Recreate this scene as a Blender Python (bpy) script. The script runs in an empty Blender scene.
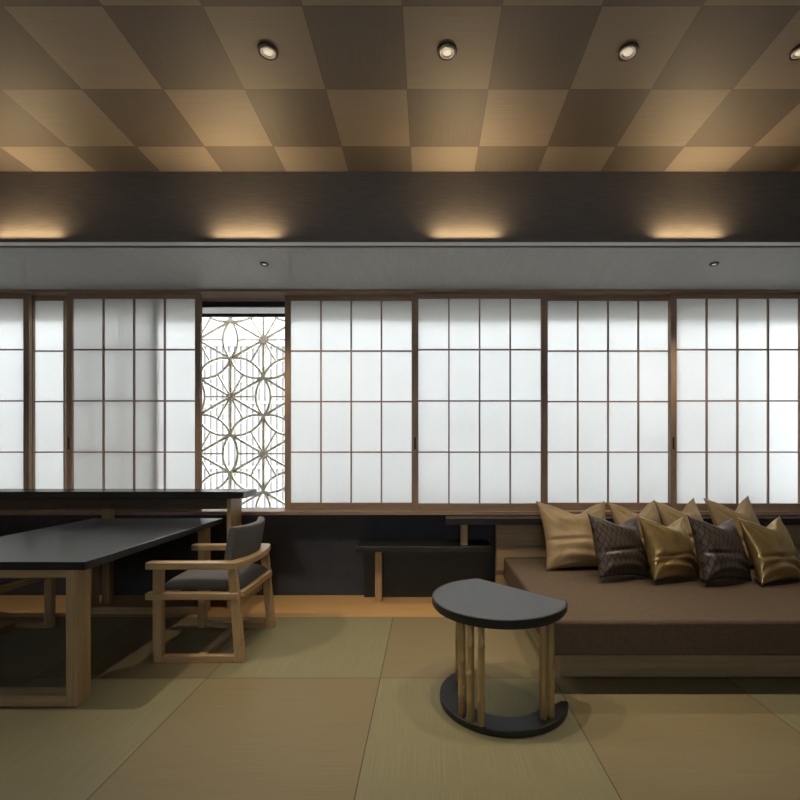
import bpy, bmesh, math, random
from mathutils import Vector, Matrix, noise

random.seed(7)
S = bpy.context.scene
C = S.collection
PI = math.pi
R_ = math.radians

# ---------------------------------------------------------------- camera
cam_d = bpy.data.cameras.new('camera')
cam = bpy.data.objects.new('camera', cam_d)
C.objects.link(cam)
cam.location = (0, 0, 1.1)
cam.rotation_euler = (PI / 2, 0, 0)
cam_d.sensor_width = 36
cam_d.lens = 455 / 800 * 36
cam_d.shift_x = -28 / 800
cam_d.shift_y = 53 / 800
cam_d.clip_start = 0.02
S.camera = cam

# ---------------------------------------------------------------- world, exposure
W = bpy.data.worlds.new('overcast_sky')
S.world = W
W.use_nodes = True
bg = W.node_tree.nodes['Background']
bg.inputs['Color'].default_value = (0.91, 0.955, 1.0, 1)
bg.inputs['Strength'].default_value = 15.8
S.view_settings.view_transform = 'Standard'
S.view_settings.look = 'None'
S.view_settings.gamma = 1
S.view_settings.use_curve_mapping = False
S.view_settings.exposure = 0.0
S.cycles.use_denoising = True
S.cycles.max_bounces = 8
S.cycles.diffuse_bounces = 5
S.cycles.sample_clamp_indirect = 4.0

WARM = (1.0, 0.83, 0.60)
P_DOWN = 54.0       # ceiling downlights
P_SOFFIT = 32.0     # soffit downlights
P_FILL = 1.5        # cool fill lamp at the added window behind the camera
P_COVE = 4.6        # cove strips


# ---------------------------------------------------------------- materials
def nodes_of(name):
    m = bpy.data.materials.new(name)
    m.use_nodes = True
    nt = m.node_tree
    return m, nt, nt.nodes['Principled BSDF']


def N(nt, t, **kw):
    n = nt.nodes.new(t)
    for k, v in kw.items():
        setattr(n, k, v)
    return n


def math_node(nt, op, a, b=None, c=None):
    n = N(nt, 'ShaderNodeMath', operation=op)
    for i, v in enumerate((a, b, c)):
        if v is None:
            continue
        if isinstance(v, (int, float)):
            n.inputs[i].default_value = v
        else:
            nt.links.new(v, n.inputs[i])
    return n.outputs[0]


def mix_col(nt, fac, a, b):
    n = N(nt, 'ShaderNodeMix', data_type='RGBA')
    for sock, v in ((n.inputs[0], fac), (n.inputs[6], a), (n.inputs[7], b)):
        if isinstance(v, (int, float)):
            sock.default_value = v
        elif isinstance(v, tuple):
            sock.default_value = v if len(v) == 4 else (*v, 1)
        else:
            nt.links.new(v, sock)
    return n.outputs[2]


def obj_coord(nt, scale=(1, 1, 1)):
    tc = N(nt, 'ShaderNodeTexCoord')
    mp = N(nt, 'ShaderNodeMapping')
    mp.inputs['Scale'].default_value = scale
    nt.links.new(tc.outputs['Object'], mp.inputs['Vector'])
    return mp.outputs['Vector']


def add_bump(nt, b, h, strength, dist):
    n = N(nt, 'ShaderNodeBump')
    n.inputs['Strength'].default_value = strength
    n.inputs['Distance'].default_value = dist
    nt.links.new(h, n.inputs['Height'])
    nt.links.new(n.outputs['Normal'], b.inputs['Normal'])


def noise_tex(nt, vec, scale, detail=3.0, rough=0.55):
    n = N(nt, 'ShaderNodeTexNoise')
    n.inputs['Scale'].default_value = scale
    n.inputs['Detail'].default_value = detail
    n.inputs['Roughness'].default_value = rough
    nt.links.new(vec, n.inputs['Vector'])
    return n.outputs['Fac']


def ramp(nt, fac, stops):
    n = N(nt, 'ShaderNodeValToRGB')
    e = n.color_ramp.elements
    while len(e) < len(stops):
        e.new(0.5)
    for el, (p, c) in zip(e, stops):
        el.position = p
        el.color = (*c, 1)
    nt.links.new(fac, n.inputs['Fac'])
    return n.outputs['Color']


def noisy(name, c1, c2, scale=(1, 1, 1), freq=20, rough=0.5, metal=0.0, bump=0.0, dist=0.002, spec=0.5):
    m, nt, b = nodes_of(name)
    v = obj_coord(nt, scale)
    f = noise_tex(nt, v, freq)
    col = ramp(nt, f, [(0.3, c1), (0.7, c2)])
    nt.links.new(col, b.inputs['Base Color'])
    b.inputs['Roughness'].default_value = rough
    b.inputs['Metallic'].default_value = metal
    b.inputs['Specular IOR Level'].default_value = spec
    if bump:
        add_bump(nt, b, f, bump, dist)
    return m


def wood(name, c1, c2, axis, rough=0.5):
    s = [22, 22, 22]
    s['xyz'.index(axis)] = 1.2
    m, nt, b = nodes_of(name)
    v = obj_coord(nt, tuple(s))
    f = noise_tex(nt, v, 2.2, 5.0, 0.65)
    f2 = noise_tex(nt, obj_coord(nt, tuple(k * 4 for k in s)), 3.0, 2.0)
    h = math_node(nt, 'MULTIPLY_ADD', f2, 0.35, math_node(nt, 'MULTIPLY', f, 0.75))
    nt.links.new(ramp(nt, h, [(0.35, c1), (0.72, c2)]), b.inputs['Base Color'])
    b.inputs['Roughness'].default_value = rough
    add_bump(nt, b, h, 0.15, 0.002)
    return m


def checker_parity(nt, x0, y0, sx, sy):
    """parity 0/1, distance to the nearest seam, and the coordinates"""
    tc = N(nt, 'ShaderNodeTexCoord')
    sp = N(nt, 'ShaderNodeSeparateXYZ')
    nt.links.new(tc.outputs['Object'], sp.inputs[0])
    X, Y = sp.outputs[0], sp.outputs[1]
    u = math_node(nt, 'DIVIDE', math_node(nt, 'SUBTRACT', X, x0), sx)
    v = math_node(nt, 'DIVIDE', math_node(nt, 'SUBTRACT', Y, y0), sy)
    s = math_node(nt, 'ADD', math_node(nt, 'FLOOR', u), math_node(nt, 'FLOOR', v))
    par = math_node(nt, 'FLOORED_MODULO', s, 2.0)
    du = math_node(nt, 'MULTIPLY', math_node(nt, 'PINGPONG', u, 0.5), sx)
    dv = math_node(nt, 'MULTIPLY', math_node(nt, 'PINGPONG', v, 0.5), sy)
    return par, math_node(nt, 'MINIMUM', du, dv), tc.outputs['Object'], X, Y


def tiled(name, x0, y0, sx, sy, ca, cb, seam, seam_col, fine, rough, bump):
    m, nt, b = nodes_of(name)
    par, dist, vec, X, Y = checker_parity(nt, x0, y0, sx, sy)
    base = mix_col(nt, par, ca, cb)
    mpx = N(nt, 'ShaderNodeMapping'); mpx.inputs['Scale'].default_value = (4, fine, 4)
    mpy = N(nt, 'ShaderNodeMapping'); mpy.inputs['Scale'].default_value = (fine, 4, 4)
    nt.links.new(vec, mpx.inputs[0]); nt.links.new(vec, mpy.inputs[0])
    n1 = noise_tex(nt, mpx.outputs[0], 1.0, 3.0, 0.6)
    n2 = noise_tex(nt, mpy.outputs[0], 1.0, 3.0, 0.6)
    w = math_node(nt, 'ADD', math_node(nt, 'MULTIPLY', n1, math_node(nt, 'SUBTRACT', 1.0, par)), math_node(nt, 'MULTIPLY', n2, par))
    k = math_node(nt, 'MULTIPLY_ADD', w, 0.55, 0.72)
    hsv = N(nt, 'ShaderNodeHueSaturation')
    nt.links.new(base, hsv.inputs['Color']); nt.links.new(k, hsv.inputs['Value'])
    col = mix_col(nt, math_node(nt, 'LESS_THAN', dist, seam), hsv.outputs[0], seam_col)
    nt.links.new(col, b.inputs['Base Color'])
    b.inputs['Roughness'].default_value = rough
    b.inputs['Specular IOR Level'].default_value = 0.3
    add_bump(nt, b, w, bump, 0.002)
    return m


OAK1, OAK2 = (0.30, 0.198, 0.095), (0.49, 0.338, 0.172)
M = {}
for ax in 'xyz':
    M['oak_' + ax] = wood('oak_' + ax, OAK1, OAK2, ax, 0.45)
    M['brown_' + ax] = wood('cedar_' + ax, (0.24, 0.155, 0.105), (0.38, 0.265, 0.185), ax, 0.5)
    M['dark_' + ax] = wood('dark_stained_wood_' + ax, (0.011, 0.011, 0.012), (0.026, 0.025, 0.026), ax, 0.27)
M['walnut'] = wood('walnut', (0.07, 0.046, 0.034), (0.125, 0.085, 0.062), 'x', 0.5)
M['panel_wood'] = wood('panel_oak', (0.25, 0.175, 0.09), (0.39, 0.28, 0.15), 'x', 0.5)
M['floor_wood'] = wood('cypress_boarding', (0.42, 0.25, 0.10), (0.58, 0.36, 0.16), 'x', 0.35)
M['lacquer'] = noisy('charcoal_table_top', (0.015, 0.016, 0.020), (0.024, 0.026, 0.031), (2, 40, 10), 2, 0.36, spec=0.55)
M['slate'] = noisy('slate_laminate', (0.042, 0.048, 0.064), (0.054, 0.061, 0.080), (1, 1, 1), 60, 0.4, spec=0.7)
M['black'] = noisy('black_lacquer', (0.010, 0.010, 0.011), (0.016, 0.016, 0.018), (1, 1, 1), 30, 0.4)
M['navy_wall'] = noisy('dark_navy_plaster', (0.038, 0.042, 0.054), (0.050, 0.054, 0.067), (1, 1, 1), 8, 0.85, bump=0.15)
M['beam'] = noisy('bronze_wallcovering', (0.115, 0.102, 0.094), (0.165, 0.147, 0.136), (3, 3, 60), 3, 0.5, bump=0.1)
M['soffit'] = noisy('grey_metal_leaf_panel', (0.47, 0.47, 0.475), (0.53, 0.53, 0.535), (30, 4, 4), 2, 0.5, metal=0.0, spec=0.6)
M['alu'] = noisy('satin_aluminium', (0.78, 0.77, 0.77), (0.85, 0.84, 0.84), (1, 30, 30), 3, 0.4, metal=0.1)
M['silver'] = noisy('silver_reflector', (0.7, 0.7, 0.68), (0.8, 0.8, 0.78), (1, 1, 1), 30, 0.35, metal=0.3)
M['plaster'] = noisy('warm_grey_plaster', (0.36, 0.365, 0.38), (0.42, 0.425, 0.44), (1, 1, 1), 6, 0.8)
M['mattress'] = noisy('brown_wool_fabric', (0.076, 0.055, 0.039), (0.118, 0.086, 0.061), (1, 1, 1), 160, 0.9, bump=0.4, dist=0.001, spec=0.2)
M['upholstery'] = noisy('charcoal_fabric', (0.090, 0.089, 0.092), (0.128, 0.125, 0.127), (1, 1, 1), 180, 0.85, bump=0.3, dist=0.001, spec=0.3)
M['tan'] = noisy('tan_satin', (0.24, 0.175, 0.09), (0.29, 0.21, 0.11), (1, 1, 1), 30, 0.5, metal=0.15)
M['gold'] = noisy('gold_satin', (0.34, 0.24, 0.095), (0.42, 0.30, 0.125), (1, 1, 1), 25, 0.3, metal=0.75)
M['bamboo'] = noisy('bamboo_cane', (0.31, 0.205, 0.075), (0.41, 0.285, 0.115), (60, 60, 3), 1.5, 0.35)
M['screen_metal'] = noisy('champagne_metal', (0.36, 0.315, 0.24), (0.43, 0.38, 0.295), (1, 1, 1), 10, 0.45, metal=0.2)
M['blind'] = noisy('grey_blind_cloth', (0.55, 0.55, 0.55), (0.6, 0.6, 0.6), (1, 1, 1), 60, 0.8)
M['facade'] = noisy('pale_facade', (0.060, 0.059, 0.054), (0.078, 0.076, 0.070), (1, 1, 0.3), 1.2, 0.7)
M['facade_slat'] = noisy('facade_louvre_paint', (0.078, 0.077, 0.072), (0.092, 0.091, 0.086), (1, 1, 1), 2, 0.6)
M['facade_dark'] = noisy('facade_recess', (0.052, 0.053, 0.046), (0.07, 0.07, 0.06), (1, 1, 1), 0.8, 0.7)
M['facade_top'] = noisy('facade_parapet', (0.20, 0.20, 0.195), (0.24, 0.24, 0.235), (1, 1, 1), 2, 0.6)
M['ceiling'] = tiled('woven_ceiling_panels', -0.0957, 1.6877, 0.3708, 0.3868, (0.185, 0.157, 0.134), (0.098, 0.083, 0.074), 0.0012, (0.05, 0.04, 0.03), 260, 0.55, 0.15)
M['tatami'] = tiled('tatami', -0.234, 2.225, 0.847, 0.827, (0.205, 0.168, 0.095), (0.215, 0.20, 0.118), 0.0022, (0.07, 0.06, 0.035), 300, 0.6, 0.3)


def make_paper():
    m = bpy.data.materials.new('washi_paper')
    m.use_nodes = True
    nt = m.node_tree
    nt.nodes.remove(nt.nodes['Principled BSDF'])
    out = nt.nodes['Material Output']
    f = noise_tex(nt, obj_coord(nt, (1, 1, 1)), 60, 4, 0.7)
    col = ramp(nt, f, [(0.3, (0.93, 0.93, 0.93)), (0.7, (0.955, 0.955, 0.955))])
    t = N(nt, 'ShaderNodeBsdfTranslucent'); d = N(nt, 'ShaderNodeBsdfDiffuse')
    nt.links.new(col, t.inputs[0]); nt.links.new(col, d.inputs[0])
    mx = N(nt, 'ShaderNodeMixShader'); mx.inputs[0].default_value = 0.06
    nt.links.new(t.outputs[0], mx.inputs[1]); nt.links.new(d.outputs[0], mx.inputs[2])
    nt.links.new(mx.outputs[0], out.inputs[0])
    return m


def make_glass():
    m = bpy.data.materials.new('window_glass')
    m.use_nodes = True
    nt = m.node_tree
    nt.nodes.remove(nt.nodes['Principled BSDF'])
    out = nt.nodes['Material Output']
    t = N(nt, 'ShaderNodeBsdfTransparent'); t.inputs[0].default_value = (0.96, 0.97, 0.965, 1)
    g = N(nt, 'ShaderNodeBsdfGlossy'); g.inputs['Roughness'].default_value = 0.02
    fr = N(nt, 'ShaderNodeFresnel'); fr.inputs[0].default_value = 1.45
    mx = N(nt, 'ShaderNodeMixShader')
    nt.links.new(fr.outputs[0], mx.inputs[0]); nt.links.new(t.outputs[0], mx.inputs[1]); nt.links.new(g.outputs[0], mx.inputs[2])
    nt.links.new(mx.outputs[0], out.inputs[0])
    return m


def make_lens(name, strength):
    m, nt, b = nodes_of(name)
    b.inputs['Base Color'].default_value = (0.8, 0.78, 0.7, 1)
    b.inputs['Emission Color'].default_value = (1.0, 0.86, 0.66, 1)
    f = noise_tex(nt, obj_coord(nt), 60)
    nt.links.new(math_node(nt, 'MULTIPLY', f, strength * 2), b.inputs['Emission Strength'])
    return m


def make_patterned():
    m, nt, b = nodes_of('wavy_line_jacquard')
    tc = N(nt, 'ShaderNodeTexCoord'); sp = N(nt, 'ShaderNodeSeparateXYZ')
    nt.links.new(tc.outputs['Object'], sp.inputs[0])
    X, Z = sp.outputs[0], sp.outputs[2]
    wob = math_node(nt, 'MULTIPLY', math_node(nt, 'SINE', math_node(nt, 'MULTIPLY', Z, 52.0)), 1.2)
    xf = math_node(nt, 'MULTIPLY', X, 95.0)
    a = math_node(nt, 'ABSOLUTE', math_node(nt, 'SINE', math_node(nt, 'ADD', xf, wob)))
    c = math_node(nt, 'ABSOLUTE', math_node(nt, 'SINE', math_node(nt, 'SUBTRACT', xf, wob)))
    ln = math_node(nt, 'LESS_THAN', math_node(nt, 'MINIMUM', a, c), 0.26)
    col = mix_col(nt, ln, (0.075, 0.058, 0.047), (0.018, 0.015, 0.014))
    nt.links.new(col, b.inputs['Base Color'])
    b.inputs['Roughness'].default_value = 0.38
    b.inputs['Metallic'].default_value = 0.25
    return m


M['paper'] = make_paper()
M['glass'] = make_glass()
M['lens'] = make_lens('lamp_lens', 0.45)
M['strip'] = make_lens('light_strip', 2.5)
M['jacquard'] = make_patterned()


# ---------------------------------------------------------------- mesh helpers
class MB:
    def __init__(self):
        self.bm = bmesh.new()

    def hexa(self, pts):
        """eight points: bottom four counter-clockwise, then top four"""
        v = [self.bm.verts.new(p) for p in pts]
        for q in ((3, 2, 1, 0), (4, 5, 6, 7), (0, 1, 5, 4), (1, 2, 6, 5), (2, 3, 7, 6), (3, 0, 4, 7)):
            self.bm.faces.new([v[i] for i in q])
        return self

    def box(self, x0, x1, y0, y1, z0, z1):
        return self.hexa([(x0, y0, z0), (x1, y0, z0), (x1, y1, z0), (x0, y1, z0),
                          (x0, y0, z1), (x1, y0, z1), (x1, y1, z1), (x0, y1, z1)])

    def prism(self, poly, z0, z1):
        lo = [self.bm.verts.new((x, y, z0)) for x, y in poly]
        hi = [self.bm.verts.new((x, y, z1)) for x, y in poly]
        self.bm.faces.new(lo[::-1]); self.bm.faces.new(hi)
        n = len(poly)
        for i in range(n):
            self.bm.faces.new((lo[i], lo[(i + 1) % n], hi[(i + 1) % n], hi[i]))
        return self

    def strip_prism(self, inner, outer, z0, z1):
        """a band between two open polylines of equal length"""
        a = [self.bm.verts.new((x, y, z0)) for x, y in inner]
        b = [self.bm.verts.new((x, y, z0)) for x, y in outer]
        c = [self.bm.verts.new((x, y, z1)) for x, y in inner]
        d = [self.bm.verts.new((x, y, z1)) for x, y in outer]
        n = len(a)
        f = self.bm.faces.new
        for i in range(n - 1):
            f((a[i], a[i + 1], b[i + 1], b[i])); f((c[i], d[i], d[i + 1], c[i + 1]))
            f((a[i], c[i], c[i + 1], a[i + 1])); f((b[i], b[i + 1], d[i + 1], d[i]))
        f((a[0], b[0], d[0], c[0])); f((a[-1], c[-1], d[-1], b[-1]))
        return self

    def bar2d(self, p, q, w, y0, y1):
        """a flat bar in the XZ plane from p to q"""
        p, q = Vector(p), Vector(q)
        d = (q - p).normalized()
        n = Vector((-d.y, d.x)) * (w / 2)
        c = [p - n, q - n, q + n, p + n]
        return self.hexa([(k.x, y0, k.y) for k in c] + [(k.x, y1, k.y) for k in c])

    def lathe(self, prof, seg=24, off=(0, 0, 0)):
        ox, oy, oz = off
        rings = []
        for r, z in prof:
            if r < 1e-6:
                rings.append([self.bm.verts.new((ox, oy, oz + z))])
            else:
                rings.append([self.bm.verts.new((ox + r * math.cos(2 * PI * i / seg), oy + r * math.sin(2 * PI * i / seg), oz + z)) for i in range(seg)])
        for A, B in zip(rings, rings[1:]):
            for i in range(seg):
                j = (i + 1) % seg
                if len(A) == 1 and len(B) == 1:
                    continue
                if len(A) == 1:
                    self.bm.faces.new((A[0], B[j], B[i]))
                elif len(B) == 1:
                    self.bm.faces.new((A[i], A[j], B[0]))
                else:
                    self.bm.faces.new((A[i], A[j], B[j], B[i]))
        return self

    def build(self, name, mat, parent=None, bevel=0.0, smooth=False, seg=2, loc=None, rot=None):
        bmesh.ops.recalc_face_normals(self.bm, faces=self.bm.faces)
        me = bpy.data.meshes.new(name)
        self.bm.to_mesh(me)
        self.bm.free()
        o = bpy.data.objects.new(name, me)
        C.objects.link(o)
        me.materials.append(M[mat] if isinstance(mat, str) else mat)
        if parent:
            o.parent = parent
        if loc:
            o.location = loc
        if rot:
            o.rotation_euler = rot
        if bevel:
            b = o.modifiers.new('bevel', 'BEVEL')
            b.width = bevel; b.segments = seg; b.limit_method = 'ANGLE'; b.angle_limit = math.radians(40)
            b.harden_normals = True
            smooth = True
        if smooth:
            for p in me.polygons:
                p.use_smooth = True
        return o


def box(name, mat, x0, x1, y0, y1, z0, z1, parent=None, bevel=0.0):
    return MB().box(x0, x1, y0, y1, z0, z1).build(name, mat, parent, bevel)


def struct(o):
    o['kind'] = 'structure'
    return o


def tag(o, label, cat, group=None):
    o['label'] = label; o['category'] = cat
    if group:
        o['group'] = group
    return o


def thing(name, label, cat, loc=(0, 0, 0), rz=0.0, group=None):
    o = bpy.data.objects.new(name, None)
    o.empty_display_size = 0.1
    C.objects.link(o)
    o.location = loc; o.rotation_euler = (0, 0, rz)
    return tag(o, label, cat, group)


def dup(o, parent=None):
    c = o.copy()
    C.objects.link(c)
    if parent:
        c.parent = parent
    for ch in list(o.children):
        dup(ch, c)
    return c


# ---------------------------------------------------------------- the room
XL, XR, YB, YW = -4.05, 3.30, -2.60, 3.52
ZC, ZS = 2.758, 2.31
YF, YBEAM = 2.683, 2.680            # front of the soffit, face of the beam above it
struct(box('floor', 'tatami', XL, XR, YB, 3.052, -0.10, 0.0))
struct(box('trim_1', 'floor_wood', XL, XR, 3.0525, YW, -0.10, 0.0))          # cypress boarding along the window wall
struct(box('ceiling', 'ceiling', XL, XR, YB, YBEAM, ZC, ZC + 0.1))
struct(box('trim_2', 'beam', XL, XR, YBEAM, 3.56, ZS + 0.012, ZC + 0.1))     # bulkhead face above the light trough
struct(box('trim_3', 'soffit', XL, XR, YF, YW + 0.04, ZS, ZS + 0.0115))        # lowered soffit
struct(box('trim_4', 'alu', XL, XR, 2.613, 2.656, ZS, ZS + 0.0085))       # strip of soffit in front of the slot
struct(box('trim_5', 'black', XL, XR, 2.6565, 2.6825, ZS + 0.005, ZS + 0.0115))  # dark slot in the soffit
struct(box('trim_8', 'beam', XL, XR, 2.6075, 2.6125, ZS, ZS + 0.016))        # lip of the light trough
struct(box('wall_left', 'plaster', XL - 0.1, XL, YB, 3.7, -0.1, ZC + 0.1))
struct(box('wall_right', 'plaster', XR, XR + 0.1, YB, 3.7, -0.1, ZC + 0.1))
bw = MB()        # wall behind the camera, with an opening for the added window
bw.box(XL - 0.1, -1.1, YB - 0.1, YB, -0.1, ZC + 0.1); bw.box(0.7, XR + 0.1, YB - 0.1, YB, -0.1, ZC + 0.1)
bw.box(-1.1, 0.7, YB - 0.1, YB, -0.1, 1.43); bw.box(-1.1, 0.7, YB - 0.1, YB, 1.95, ZC + 0.1)
struct(bw.build('wall_back', 'plaster'))
w2 = bpy.data.objects.new('added_window', None); C.objects.link(w2); w2.location = (-0.2, YB - 0.05, 1.43); struct(w2)  # unseen window, added to let cool fill light into the room
f2 = MB()
f2.box(-0.9, 0.9, -0.03, 0.03, 0, 0.05); f2.box(-0.9, 0.9, -0.03, 0.03, 0.47, 0.52)
f2.box(-0.9, -0.85, -0.03, 0.03, 0.0501, 0.4699); f2.box(0.85, 0.9, -0.03, 0.03, 0.0501, 0.4699); f2.box(-0.025, 0.025, -0.03, 0.03, 0.0501, 0.4699)
f2.build('window_frame', 'black', w2)
MB().box(-0.849, 0.849, -0.003, 0.003, 0.051, 0.469).build('window_pane', 'glass', w2)
dl = bpy.data.lights.new('added_fill_light', 'AREA')  # added area lamp outside that window, for fill
dl.shape = 'RECTANGLE'; dl.size = 1.7; dl.size_y = 0.45; dl.energy = P_FILL; dl.color = (0.80, 0.91, 1.0)
do = bpy.data.objects.new('added_fill_light', dl); C.objects.link(do)
do.location = (-0.2, YB - 0.16, 1.69); do.rotation_euler = (R_(90), 0, 0)
struct(box('wall_front', 'navy_wall', XL, XR, YW, 3.68, -0.1, 0.640))
struct(box('wall_front_upper', 'plaster', XL, XR, 3.565, 3.68, 2.295, ZC + 0.1))
struct(box('trim_6', 'brown_x', XL, XR, 3.368, 3.56, 0.640, 0.667, bevel=0.003))   # grooved sill under the screens
hd = struct(box('trim_7', 'brown_x', XL, XR, 3.368, 3.56, 2.2945, ZS - 0.0005, bevel=0.002))   # head rail

w1 = thing('window_1', 'wide dark framed window behind the paper screens', 'window', (0, 3.65, 0.64))
del w1['label'], w1['category']
struct(w1)
fr = MB()
fr.box(XL, XR, -0.03, 0.03, 0.0, 0.02); fr.box(XL, XR, -0.03, 0.03, 1.64, 1.655)
fr.box(XL, XL + 0.05, -0.03, 0.03, 0.0201, 1.6399); fr.box(XR - 0.05, XR, -0.03, 0.03, 0.0201, 1.6399)
fr.build('window_frame', 'black', w1, 0.002)
MB().box(XL + 0.051, XR - 0.051, -0.004, 0.004, 0.021, 1.639).build('window_pane', 'glass', w1)

# ---------------------------------------------------------------- lamps of the room
def spot(name, loc, target, power, size, parent=None, blend=0.8, radius=0.018):
    d = bpy.data.lights.new(name, 'SPOT')
    d.energy = power; d.color = WARM; d.spot_size = math.radians(size); d.spot_blend = blend
    d.shadow_soft_size = radius
    o = bpy.data.objects.new(name, d)
    C.objects.link(o)
    o.rotation_euler = (Vector(target) - Vector(loc)).to_track_quat('-Z', 'Y').to_euler()
    if parent:
        o.parent = parent
        o.location = Vector(loc) - parent.location
    else:
        o.location = loc
    return o


def downlight(x, y, z, r, label, group, target, power, size, tilt=(0, 0), inner='silver'):
    t = thing('downlight', label, 'ceiling light', (x, y, z), 0, group)
    MB().lathe([(0, -0.0005), (r * 0.80, -0.0005), (r * 0.80, -0.008), (r, -0.008), (r * 1.03, -0.005), (r * 1.03, 0.0)], 32).build('trim_ring', 'black', t, smooth=True)
    g = MB().lathe([(r * 0.46, 0.001), (r * 0.66, -0.005), (r * 0.76, -0.005), (r * 0.76, 0.0005)], 32).build('reflector', inner, t, smooth=True)
    g.rotation_euler = (tilt[0], tilt[1], 0); g.location = (0, 0, -0.004)
    MB().lathe([(0.0, -0.002), (r * 0.45, -0.002), (r * 0.46, 0.0), (0, 0.001)], 24).build('lens', 'lens', g, smooth=True)
    spot('lamp', (x, y, z - 0.045), target, power, size, t)
    return t


DX = [-0.660, 0.0785, 0.825, 1.536]
DN = ['round ceiling downlight with black ring, farthest left of the row',
      'round ceiling downlight straight above the half-moon side table, black ring',
      'round tilted ceiling downlight above the daybed, third of the row from left',
      'round ceiling downlight cut off by the right edge of the photo']
DT = [(-0.15, 2.4, 0), (0.15, 2.35, 0), (1.0, 2.35, 0.2), (1.75, 2.35, 0.2)]
for x, lab, tg, tl in zip(DX, DN, DT, [(0.06, 0.06), (0.04, 0.0), (-0.06, 0.06), (0.05, -0.05)]):
    downlight(x, 1.876, ZC, 0.040, lab, 'downlights in the chequered ceiling', tg, P_DOWN * (1.3 if x < 0.5 else 1.0), 62 if x < 0 else 68, tl)
# the next lamp of the same row, past the left edge of the photo, lights the dining table
downlight(-2.25, 1.940, ZC, 0.040, 'round ceiling downlight over the dining table, left of the photo', 'downlights in the chequered ceiling', (-1.9, 2.1, 0), P_DOWN * 1.5, 110, (0.1, 0.1))
# unseen lamps added over the front part of the room, weak extra light
for x in (0.082, 1.6):
    downlight(x, 0.30, ZC, 0.040, 'added unseen ceiling downlight over the front part of the room', 'downlights in the chequered ceiling', (x, 0.5, 0), P_DOWN * 0.10, 95)
for x, lab in ((-1.045, 'small black eyelet downlight in the grey soffit above the open screen gap'),
               (1.828, 'small black eyelet downlight in the grey soffit above the daybed cushions')):
    downlight(x, 2.906, ZS, 0.026, lab, 'downlights in the grey soffit', (x + (0.45 if x < 0 else -0.1), 3.2, 0), P_SOFFIT, 110, (-0.05, 0.03), 'black')

CX = [-2.35, -1.066, 0.224, 1.531]
CN = ['farthest left', 'above the open gap between paper screens', 'above the low bench', 'above the daybed']
for x, lab in zip(CX, CN):
    t = thing('light_strip', 'short warm cove light strip in the ceiling trough, ' + lab, 'cove light', (x, 2.650, ZS + 0.009), 0, 'cove light strips')
    box('housing', 'alu', -0.205, 0.205, -0.018, 0.018, 0.0, 0.012, t, 0.002)
    box('diffuser', 'strip', -0.195, 0.195, -0.012, 0.012, 0.0122, 0.016, t)
    d = bpy.data.lights.new('strip_lamp', 'AREA')
    d.shape = 'RECTANGLE'; d.size = 0.38; d.size_y = 0.02; d.energy = P_COVE; d.color = (1.0, 0.72, 0.38); d.spread = R_(165)
    o = bpy.data.objects.new('strip_lamp', d); C.objects.link(o)
    o.parent = t; o.location = (0, 0, 0.020); o.rotation_euler = (PI + R_(33), 0, 0)

# ---------------------------------------------------------------- shoji screens
SH_W, SH_Z0, SH_Z1 = 1.005, 0.6675, 2.294
SH_H = SH_Z1 - SH_Z0


def shoji_proto():
    t = thing('shoji_screen', 'x', 'sliding screen')
    sw, br, tr, th = 0.043, 0.055, 0.036, 0.028
    for x0 in (0.0, SH_W - sw):
        MB().box(x0, x0 + sw, 0, th, 0, SH_H).build('stile', 'brown_z', t, 0.002)
    MB().box(sw, SH_W - sw, 0.001, th - 0.001, 0, br).build('bottom_rail', 'brown_x', t, 0.002)
    MB().box(sw, SH_W - sw, 0.001, th - 0.001, SH_H - tr, SH_H).build('top_rail', 'brown_x', t, 0.002)
    m = MB()
    bw = 0.0105
    cw = (SH_W - 2 * sw) / 4
    chh = (SH_H - br - tr) / 4
    for i in (1, 2, 3):
        x = sw + cw * i
        m.box(x - bw / 2, x + bw / 2, 0.004, 0.018, br, SH_H - tr)
        z = br + chh * i
        m.box(sw, SH_W - sw, 0.0045, 0.0175, z - bw / 2, z + bw / 2)
    m.build('lattice', 'brown_z', t)
    m = MB()      # one sheet of paper glued to the back of the lattice
    m.bm.faces.new([m.bm.verts.new(p) for p in ((sw, 0.0186, br), (SH_W - sw, 0.0186, br), (SH_W - sw, 0.0186, SH_H - tr), (sw, 0.0186, SH_H - tr))])
    m.build('paper', 'paper', t)
    return t


YFR, YBK = 3.400, 3.446
shoji = [(-3.987, YFR, 'white paper sliding screen cut off by the left edge of the photo', 0),
         (-3.033, YBK, 'paper sliding screen in the back track, mostly hidden, second from left', 0),
         (-2.705, YFR, 'greyer paper sliding screen overlapping another one, left of the open gap', 1),
         (-1.086, YBK, 'white paper sliding screen right of the open gap with patterned lattice', 0),
         (-0.116, YFR, 'white paper sliding screen above the low bench and small half-moon table', 1),
         (0.865, YBK, 'white paper sliding screen in the back track behind the leftmost cushions', 0),
         (1.816, YFR, 'white paper sliding screen farthest right, behind the rightmost cushions', 1)]
proto = shoji_proto()
for i, (x, y, lab, pull) in enumerate(shoji):
    t = proto if i == 0 else dup(proto)
    t.location = (x, y, SH_Z0)
    tag(t, lab, 'sliding screen', 'paper sliding screens along the window')
    t['pull'] = pull
for t in [o for o in C.objects if o.name.startswith('shoji_screen')]:
    if t['pull']:
        box('finger_pull', 'black', 0.012, 0.026, -0.0015, 0.004, 0.46, 0.55, t, 0.001)
    del t['pull']

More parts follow.
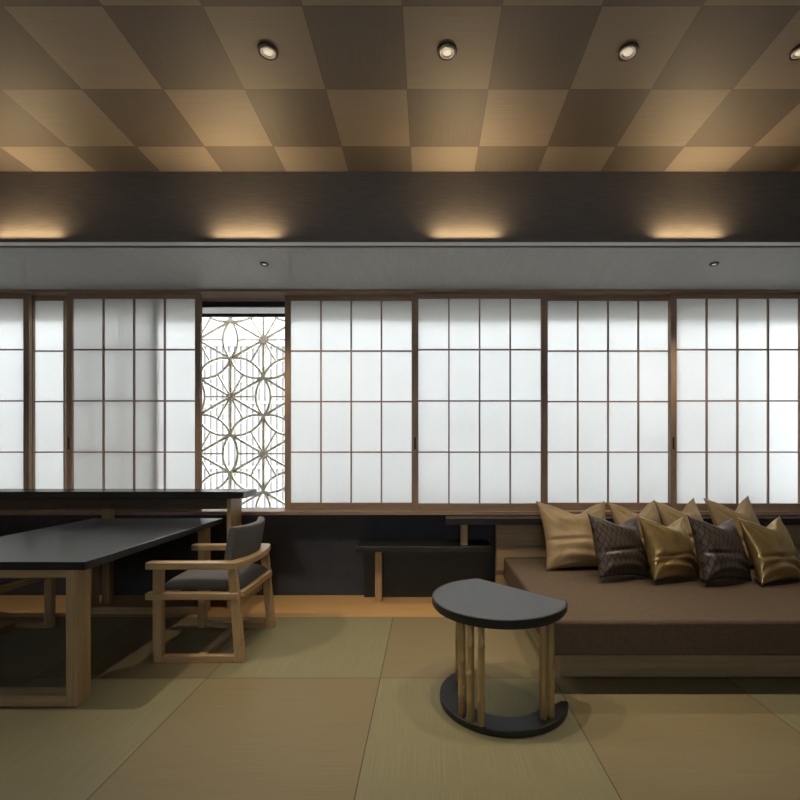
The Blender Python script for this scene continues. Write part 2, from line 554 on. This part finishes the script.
# roller blind rolled up at the window head
rb = thing('roller_blind', 'rolled up grey blind with black bottom bar at the window head', 'blind', (0, 3.612, 2.180))
MB().box(XL + 0.02, XR - 0.02, -0.012, 0.012, 0.024, 0.074).build('rolled_cloth', 'paper', rb, 0.008)
MB().box(XL + 0.02, XR - 0.02, -0.014, 0.014, 0.0, 0.0235).build('bottom_bar', 'black', rb, 0.003)
MB().box(XL + 0.02, XR - 0.02, -0.022, 0.022, 0.0745, 0.122).build('head_box', 'black', rb, 0.003)

# patterned lattice outside the window
YS = 3.96
a = 37.9 * YS / 455
nx0, nz0 = (263.7 - 428) * YS / 455, 1.1 + (453 - 340) * YS / 455
dx = a * math.sqrt(3) / 2
sc = thing('lattice_screen', 'pale bronze metal lattice of stars and petals seen through the open gap', 'screen', (0, YS, 0.30))
mb = MB()
zoff = 0.30
XS0, XS1, ZS0, ZS1 = -3.85, 3.15, 0.34, 2.70


def inside(p):
    return XS0 <= p[0] <= XS1 and ZS0 <= p[1] <= ZS1


def lseg(p, q, w, y0, y1):
    if inside(p) and inside(q):
        mb.bar2d((p[0], p[1] - zoff), (q[0], q[1] - zoff), w, y0, y1)


nodes = {}
for i in range(-7, 15):
    for j in range(-9, 9):
        nodes[(i, j)] = (nx0 + i * dx, nz0 + j * a + (a / 2 if i % 2 else 0))


stars = set()
for (i, j), p in nodes.items():
    # stars repeat every 3a in a column; neighbouring columns are offset by 1.5a
    off = (p[1] - nz0) / a
    want = 0.0 if i % 2 == 0 else 1.5
    r = (off - want) % 3.0
    if min(r, 3.0 - r) < 0.01:
        stars.add((i, j))
keys = list(nodes)
for ka in keys:
    pa = Vector(nodes[ka])
    for kb in keys:
        if kb <= ka:
            continue
        pb = Vector(nodes[kb])
        if abs((pa - pb).length - a) > 0.01 * a:
            continue
        d = (pb - pa).normalized(); n = Vector((-d.y, d.x)); L = (pb - pa).length
        if ka in stars or kb in stars:
            K = 6
            for k in range(K):
                lseg(pa + d * L * k / K, pa + d * L * (k + 1) / K, 0.0185, -0.012, 0.012)
        else:
            K = 12; sag = 0.195 * a
            R = (L * L / 4 + sag * sag) / (2 * sag)
            half = math.asin(L / 2 / R)
            mid = (pa + pb) / 2
            for s in (-1, 1):
                cen = mid - n * s * (R - sag)
                pts = [cen + n * s * R * math.cos(t) + d * R * math.sin(t) for t in [half * (2 * k / K - 1) for k in range(K + 1)]]
                for p, q in zip(pts, pts[1:]):
                    lseg(p, q + (q - p) * 0.06, 0.017, -0.016, 0.016)
for k in stars:
    p = Vector(nodes[k])
    for q in range(6):
        ang = q * PI / 3
        d = Vector((math.cos(ang), math.sin(ang)))
        L = a * (math.sqrt(3) / 2 - 0.195)
        for s in range(4):
            lseg(p + d * L * s / 4, p + d * L * (s + 1) / 4, 0.0125, -0.010, 0.010)
for k, p in nodes.items():
    if inside((p[0] - 0.04, p[1] - 0.04)) and inside((p[0] + 0.04, p[1] + 0.04)):
        r = 0.030 if k in stars else 0.020
        c = [(p[0] + r * math.cos(2 * PI * q / 12), p[1] - zoff + r * math.sin(2 * PI * q / 12)) for q in range(12)]
        lo = [mb.bm.verts.new((x, -0.02, z)) for x, z in c]; hi = [mb.bm.verts.new((x, 0.02, z)) for x, z in c]
        mb.bm.faces.new(lo); mb.bm.faces.new(hi[::-1])
        for q in range(12):
            mb.bm.faces.new((lo[q], lo[(q + 1) % 12], hi[(q + 1) % 12], hi[q]))
mb.build('fretwork', 'screen_metal', sc)
for x in (XS0 + 0.1, XS1 - 0.1):
    box('bracket', 'screen_metal', x - 0.03, x + 0.03, -0.2795, -0.0305, 0.01, 0.05, sc, 0.003)
fm = MB()
fm.box(XS0 - 0.04, XS1 + 0.04, -0.03, 0.03, 0.0, 0.04); fm.box(XS0 - 0.04, XS1 + 0.04, -0.03, 0.03, 2.40, 2.44)
fm.box(XS0 - 0.04, XS0, -0.03, 0.03, 0.0401, 2.3999); fm.box(XS1, XS1 + 0.04, -0.03, 0.03, 0.0401, 2.3999)
fm.build('frame', 'screen_metal', sc, 0.003)

# the building across the street
bl = thing('neighbouring_building', 'pale building with vertical louvres seen through the patterned lattice', 'building', (0, 10.0, -6.0))
box('wall', 'facade', -13.0, 13.0, 0.25, 3.0, 0.0, 9.5, bl)
box('parapet', 'facade_top', -13.0, 13.0, 0.15, 3.0, 9.501, 10.7, bl)
m = MB()
x = -12.95
while x < 12.9:
    m.box(x, x + 0.085, 0.225, 0.2495, 0.0, 9.5)
    x += 0.135
m.build('louvres', 'facade_slat', bl)
for z in (2.6, 5.3, 6.75, 8.2):
    box('floor_band', 'facade_slat', -13.0, 13.0, 0.19, 0.2245, z, z + 0.07, bl)

# ---------------------------------------------------------------- left console along the window
cs = thing('console_table', 'long dark-topped console under the screens behind the dining table', 'console', (-2.6, 3.26, 0))
box('top', 'dark_x', -1.40, 1.328, -0.13, 0.125, 0.786, 0.834, cs, 0.003)
box('apron', 'walnut', -1.40, 1.185, -0.01, 0.012, 0.700, 0.7855, cs, 0.002)
box('end_panel', 'oak_z', 1.186, 1.216, -0.062, 0.122, 0.0, 0.7855, cs, 0.002)
for x in (0.24, -1.1):
    box('leg', 'oak_z', x, x + 0.055, 0.03, 0.085, 0.0, 0.7855, cs, 0.003)

# ---------------------------------------------------------------- dining table
dt = thing('dining_table', 'large charcoal-topped wooden dining table at the left', 'table', (-1.932, 2.60, 0))
box('table_top', 'lacquer', -0.4615, 0.4615, -0.65, 0.66, 0.597, 0.633, dt, 0.003)
for sy in (-1, 1):
    y0, y1 = (-0.63, -0.55) if sy < 0 else (0.50, 0.58)
    for sx in (-1, 1):
        x0, x1 = (0.3625, 0.4145) if sx > 0 else (-0.4145, -0.3625)
        box('leg', 'oak_z', x0, x1, y0, y1, 0.0, 0.5968, dt, 0.004)
    box('apron', 'oak_x', -0.3624, 0.3624, y0 + 0.004, y1 - 0.004, 0.558, 0.5968, dt, 0.003)
    box('foot_rail', 'oak_x', -0.3624, 0.3624, y0 + 0.004, y1 - 0.004, 0.0, 0.048, dt, 0.003)

# ---------------------------------------------------------------- armchairs
def arc_pts(y0, y1, xe, xm, n=17):
    out = []
    for i in range(n):
        s = -1 + 2 * i / (n - 1)
        out.append((xm + (xe - xm) * s * s, y0 + (y1 - y0) * (s + 1) / 2))
    return out


def armchair():
    t = thing('armchair', 'x', 'chair')
    for s in (-1, 1):
        ya, yb = sorted((s * 0.217, s * 0.252))
        # front leg, straight; rear leg splays backwards
        box('front_leg', 'oak_z', -0.254, -0.206, ya, yb, 0.0, 0.492, t, 0.004)
        MB().hexa([(0.176, ya, 0), (0.226, ya, 0), (0.226, yb, 0), (0.176, yb, 0),
                   (0.138, ya, 0.494), (0.182, ya, 0.494), (0.182, yb, 0.494), (0.138, yb, 0.494)]).build('rear_leg', 'oak_z', t, 0.004)
        box('floor_runner', 'oak_x', -0.2055, 0.1755, ya + 0.001, yb - 0.001, 0.0, 0.036, t, 0.003)
        box('side_rail', 'oak_x', -0.29, 0.195, ya - 0.006, yb + 0.006, 0.330, 0.366, t, 0.004)
        ar = MB()
        yo = 0.262; yi = 0.202
        pl = [(-0.293, yo - 0.012), (-0.293, yi + 0.012), (-0.283, yi), (0.12, yi), (0.185, yi - 0.005), (0.192, yo - 0.014), (0.175, yo - 0.003), (0.15, yo), (-0.283, yo)]
        pl = [(x, s * y) for x, y in pl]
        if s > 0:
            pl = pl[::-1]
        ar.prism(pl, 0.490, 0.526).build('armrest', 'oak_x', t, 0.005)
    bo = arc_pts(-0.247, 0.247, 0.193, 0.232); bi = arc_pts(-0.205, 0.205, 0.135, 0.182)
    MB().strip_prism(bi, bo, 0.4905, 0.5265).build('back_rail', 'oak_y', t, 0.005)
    box('rear_rail', 'oak_y', 0.160, 0.214, -0.2165, 0.2165, 0.331, 0.365, t, 0.004)
    box('front_rail', 'oak_y', -0.252, -0.21, -0.2165, 0.2165, 0.320, 0.365, t, 0.004)
    box('rear_apron', 'oak_y', 0.130, 0.152, -0.2165, 0.2165, 0.250, 0.3305, t, 0.003)
    box('cross_stretcher', 'oak_y', -0.03, 0.012, -0.2165, 0.2165, 0.002, 0.034, t, 0.003)
    # seat cushion, domed
    n = 22
    m = MB()
    top = []; bot = []
    for i in range(n + 1):
        rt = []; rb_ = []
        for j in range(n + 1):
            u = -1 + 2 * i / n; v = -1 + 2 * j / n
            k = (max(0, 1 - abs(u) ** 5) * max(0, 1 - abs(v) ** 5)) ** 0.42
            d = (1 - u * u) * (1 - v * v)
            x = -0.026 + 0.214 * u; y = 0.212 * v
            rt.append(m.bm.verts.new((x, y, 0.372 + 0.054 * k + 0.018 * d)))
            if 0 < i < n and 0 < j < n:
                rb_.append(m.bm.verts.new((x, y, 0.366)))
            else:
                rb_.append(None)
        top.append(rt); bot.append(rb_)
    for i in range(n + 1):
        for j in range(n + 1):
            if bot[i][j] is None:
                bot[i][j] = top[i][j]
    for i in range(n):
        for j in range(n):
            m.bm.faces.new((top[i][j], top[i + 1][j], top[i + 1][j + 1], top[i][j + 1]))
            q = []
            for w in (bot[i][j], bot[i][j + 1], bot[i + 1][j + 1], bot[i + 1][j]):
                if w not in q:
                    q.append(w)
            if len(q) > 2:
                try:
                    m.bm.faces.new(q)
                except ValueError:
                    pass
    m.build('seat_cushion', 'upholstery', t, smooth=True)
    # padded backrest, curved in plan and leaning back
    m = MB()
    secs = []
    for i in range(19):
        s = -1 + 2 * i / 18
        y = 0.205 * s
        xf = 0.152 - 0.050 * s * s
        e = 1 - 0.22 * abs(s) ** 10
        ring = []
        for q in range(20):
            ang = 2 * PI * q / 20
            cx_, cz_ = math.cos(ang), math.sin(ang)
            px = 0.026 * e * math.copysign(abs(cx_) ** 0.45, cx_)
            pz = 0.098 * (0.97 + 0.03 * e) * math.copysign(abs(cz_) ** 0.22, cz_)
            ring.append(m.bm.verts.new((xf + 0.012 + px + (pz + 0.098) * 0.17, y, 0.602 + pz + 0.006 * s * s)))
        secs.append(ring)
    for A, B in zip(secs, secs[1:]):
        for q in range(20):
            m.bm.faces.new((A[q], A[(q + 1) % 20], B[(q + 1) % 20], B[q]))
    m.bm.faces.new(secs[0]); m.bm.faces.new(secs[-1][::-1])
    m.build('backrest', 'upholstery', t, 0.006)
    return t


ch = armchair()
ch.location = (-1.19, 2.635, 0)
tag(ch, 'oak armchair with charcoal seat and back, right of the dining table', 'chair', 'armchairs at the dining table')
c2 = dup(ch)
c2.location = (-2.615, 2.635, 0); c2.rotation_euler = (0, 0, PI)
tag(c2, 'oak armchair mostly hidden beyond the dining table at the left edge', 'chair', 'armchairs at the dining table')

# ---------------------------------------------------------------- bench and shelf by the window
bn = thing('bench', 'low dark bench against the navy wall with one oak post', 'bench', (0, 3.38, 0))
box('bench_top', 'dark_x', -0.515, 0.455, -0.13, 0.138, 0.391, 0.431, bn, 0.003)
box('dark_panel', 'black', -0.487, 0.455, 0.09, 0.1385, 0.0, 0.3905, bn)  # plain black panel closing the space below the bench top
box('post', 'oak_z', -0.392, -0.342, -0.012, 0.036, 0.0, 0.3905, bn, 0.003)
sh = thing('window_shelf', 'dark shelf below the screens, running behind the daybed cushions', 'shelf', (1.7, 3.35, 0.431))
box('shelf_board', 'dark_x', -1.573, 1.58, -0.142, 0.169, 0.162, 0.208, sh, 0.003)
box('shelf_post', 'oak_z', -1.462, -1.412, -0.05, 0.0, 0.0005, 0.1615, sh, 0.003)

# ---------------------------------------------------------------- daybed
BED = 0.340
db = thing('daybed', 'long low daybed with brown fabric mattress on an oak base', 'daybed', (1.68, 2.70, 0))
box('base', 'panel_wood', -1.03, 1.10, -0.466, 0.60, 0.0, 0.1765, db, 0.003)
box('back_board', 'panel_wood', -1.178, 1.16, 0.665, 0.71, 0.0, 0.585, db, 0.003)
box('back_rail', 'panel_wood', -1.178, 1.16, 0.640, 0.6645, 0.24, 0.411, db, 0.004)
m = MB()
m.box(-1.126, 1.10, -0.64, 0.635, 0.177, BED)
bmesh.ops.subdivide_edges(m.bm, edges=m.bm.edges[:], cuts=1, use_grid_fill=True)
mt = m.build('mattress', 'mattress', db, 0.018, seg=4)


def pillow(name, mat, w, h, T, seed, chop, loc, yaw, lean, label, roll=0.0):
    n = 44
    bm = bmesh.new()
    rnd = random.Random(seed)
    o1 = Vector((rnd.uniform(0, 50), rnd.uniform(0, 50), rnd.uniform(0, 50)))
    cu, cv, cs_ = rnd.uniform(-0.5, -0.1), rnd.uniform(-0.28, -0.1), rnd.uniform(-0.12, 0.12)

    def pt(u, v, side):
        x = w / 2 * u * (1 - 0.11 * (1 - v * v) * u * u)
        z = h / 2 * v * (1 - 0.09 * (1 - u * u) * v * v)
        f = max(0, 1 - abs(u) ** 2.4) ** 0.62 * max(0, 1 - abs(v) ** 2.4) ** 0.62
        # weight of the filling sits low
        f *= 1.0 - 0.22 * v
        y = T / 2 * f
        sv = max(0.0, v)
        g = math.exp(-((u - 0.05) / 0.42) ** 2)
        z -= chop * h * g * sv * sv
        y *= 1 + 0.25 * g * sv
        # folds
        edge = min(1.0, 3.0 * (1 - abs(u)) + 0.0) * min(1.0, 3.0 * (1 - abs(v)))
        q = noise.noise(Vector((u * 1.6, v * 1.6, side)) + o1)
        y += edge * T * 0.10 * q
        lower = max(0.0, -v - 0.1)
        y += edge * lower * (0.020 if mat == 'gold' else 0.010) * math.sin(17 * (v + 0.35 * u * u * 1.2 + 0.12 * q) + 4 * u)
        for (eu, ev) in ((-1, -1), (1, -1), (-1, 1), (1, 1)):
            du_, dv_ = u - eu, v - ev
            rr = math.hypot(du_, dv_)
            th = math.atan2(dv_, du_)
            y += edge * 0.006 * math.sin(th * 15 + 5 * q) * math.exp(-(rr / 0.65) ** 2)
        y -= side_crease * 0.020 * math.exp(-((v - cv - cs_ * u) / 0.055) ** 2) * math.exp(-((u - cu) / 0.55) ** 2) * (1 if side < 0 else 0)
        z += 0.012 * (u * u * v * v) ** 4 * (1 if v > 0 else 0)
        return (x, side * max(y, 0.0), z)

    side_crease = 1.0
    grid = {}
    for side in (-1, 1):
        for i in range(n + 1):
            for j in range(n + 1):
                u = -1 + 2 * i / n; v = -1 + 2 * j / n
                if side == 1 and (i in (0, n) or j in (0, n)):
                    grid[(1, i, j)] = grid[(-1, i, j)]
                    continue
                grid[(side, i, j)] = bm.verts.new(pt(u, v, side))
    for side in (-1, 1):
        for i in range(n):
            for j in range(n):
                q = [grid[(side, i, j)], grid[(side, i + 1, j)], grid[(side, i + 1, j + 1)], grid[(side, i, j + 1)]]
                bm.faces.new(q if side < 0 else q[::-1])
    R = Matrix.Rotation(yaw, 4, 'Z') @ Matrix.Rotation(-lean, 4, 'X') @ Matrix.Rotation(roll, 4, 'Y')
    zmin = min((R @ v.co).z for v in bm.verts)
    # squash the part that presses into the mattress
    me = bpy.data.meshes.new(name)
    bm.to_mesh(me); bm.free()
    for p in me.polygons:
        p.use_smooth = True
    me.materials.append(M[mat])
    o = bpy.data.objects.new(name, me)
    C.objects.link(o)
    o.rotation_euler = R.to_euler()
    # loc = where the middle of the bottom edge stands
    off = R @ Vector((0, 0, -h / 2))
    o.location = (loc[0] - off.x, loc[1] - off.y, BED - zmin - 0.002)
    tag(o, label, 'cushion', 'cushions on the daybed')
    return o


pillow('cushion', 'tan', 0.502, 0.459, 0.171, 1, 0.15, (1.006, 2.949), R_(8), R_(25), 'tan satin cushion standing farthest left in the back row on daybed', R_(1))
pillow('cushion', 'tan', 0.449, 0.454, 0.150, 2, 0.16, (1.470, 2.986), R_(24), R_(22), 'tan satin cushion behind the left dark cushion, second in back row', R_(1))
pillow('cushion', 'tan', 0.438, 0.470, 0.150, 3, 0.18, (1.787, 2.986), R_(28), R_(22), 'tan satin cushion behind the gold one and the right dark cushion')
pillow('cushion', 'tan', 0.459, 0.486, 0.150, 4, 0.18, (2.140, 2.986), R_(22), R_(22), 'tan satin cushion standing farthest right in the back row')
pillow('cushion', 'jacquard', 0.413, 0.375, 0.151, 5, 0.11, (1.177, 2.703), R_(25), R_(21), 'dark brown wavy-patterned cushion farthest left in the front row', R_(6))
pillow('cushion', 'gold', 0.413, 0.375, 0.151, 6, 0.13, (1.471, 2.676), R_(27), R_(21), 'shiny gold cushion in the front row between two dark cushions', R_(5))
pillow('cushion', 'jacquard', 0.413, 0.375, 0.151, 7, 0.1, (1.740, 2.627), R_(25), R_(21), 'dark brown wavy-patterned cushion in the front row between two gold cushions', R_(6))
pillow('cushion', 'gold', 0.413, 0.385, 0.151, 8, 0.13, (2.070, 2.648), R_(24), R_(21), 'shiny gold cushion farthest right in the front row', R_(2))

# ---------------------------------------------------------------- half-moon side table
st = thing('side_table', 'small half-moon side table on bamboo posts in front of the daybed', 'table', (0.315, 2.039, 0))
nrm = Vector((-0.72, -0.694)).normalized()
tng = Vector((0.694, -0.72)).normalized()


def tn(t, n):
    p = tng * t + nrm * n
    return (p.x, p.y)


def dshape(r, cut, corner=0.02, n=56):
    a0 = math.acos(-cut / r)          # angle from +n where the arc meets the chord n = -cut
    pts = [tn(r * math.sin(q), r * math.cos(q)) for q in [a0 - 2 * a0 * k / n for k in range(n + 1)]]
    return pts


top = MB().prism(dshape(0.291, 0.1545), 0.4405, 0.4602)
top.build('top', 'slate', st, 0.004, seg=3)
MB().strip_prism(dshape(0.2912, 0.1547)+dshape(0.2912, 0.1547)[:1], dshape(0.297, 0.160)+dshape(0.297, 0.160)[:1], 0.4302, 0.4596).prism(dshape(0.290, 0.155), 0.4200, 0.440).build('top_edge', 'black', st, 0.006, seg=3)
# base: a crescent plate
K = 48
a0, a1 = R_(122), R_(-93)
out_, in_ = [], []
for k in range(K + 1):
    q = a0 + (a1 - a0) * k / K
    taper = min(1.0, (k + 3) / 9, (K - k + 3) / 9)
    out_.append((tn(0.281 * math.sin(q), 0.281 * math.cos(q))[0] + 0.018, tn(0.281 * math.sin(q), 0.281 * math.cos(q))[1] - 0.008))
    ri = 0.281 - 0.100 * taper
    in_.append((tn(ri * math.sin(q), ri * math.cos(q))[0] + 0.018, tn(ri * math.sin(q), ri * math.cos(q))[1] - 0.008))
MB().strip_prism(in_, out_, 0.0, 0.030).build('base_plate', 'black', st, 0.006, seg=3)


def cane(x, y, r, seed):
    rnd = random.Random(seed)
    prof = [(r, 0.0)]
    z = rnd.uniform(0.06, 0.12)
    while z < 0.37:
        prof += [(r * 0.97, z - 0.006), (r * 1.12, z - 0.001), (r * 1.12, z + 0.002), (r * 0.98, z + 0.006)]
        z += rnd.uniform(0.10, 0.14)
    prof.append((r * 0.98, 0.3915))
    MB().lathe([(0, 0.0)] + prof + [(0, 0.3915)], 18, (x, y, 0.0303)).build('bamboo_post', 'bamboo', st, smooth=True)


for k, (px, py, r) in enumerate([(-0.177, -0.184, 0.0155), (-0.145, -0.222, 0.0150), (-0.106, -0.250, 0.0140), (-0.172, 0.088, 0.0165),
                                 (0.150, -0.203, 0.0150), (0.184, -0.190, 0.0145)]):
    cane(px, py, r, 40 + k)
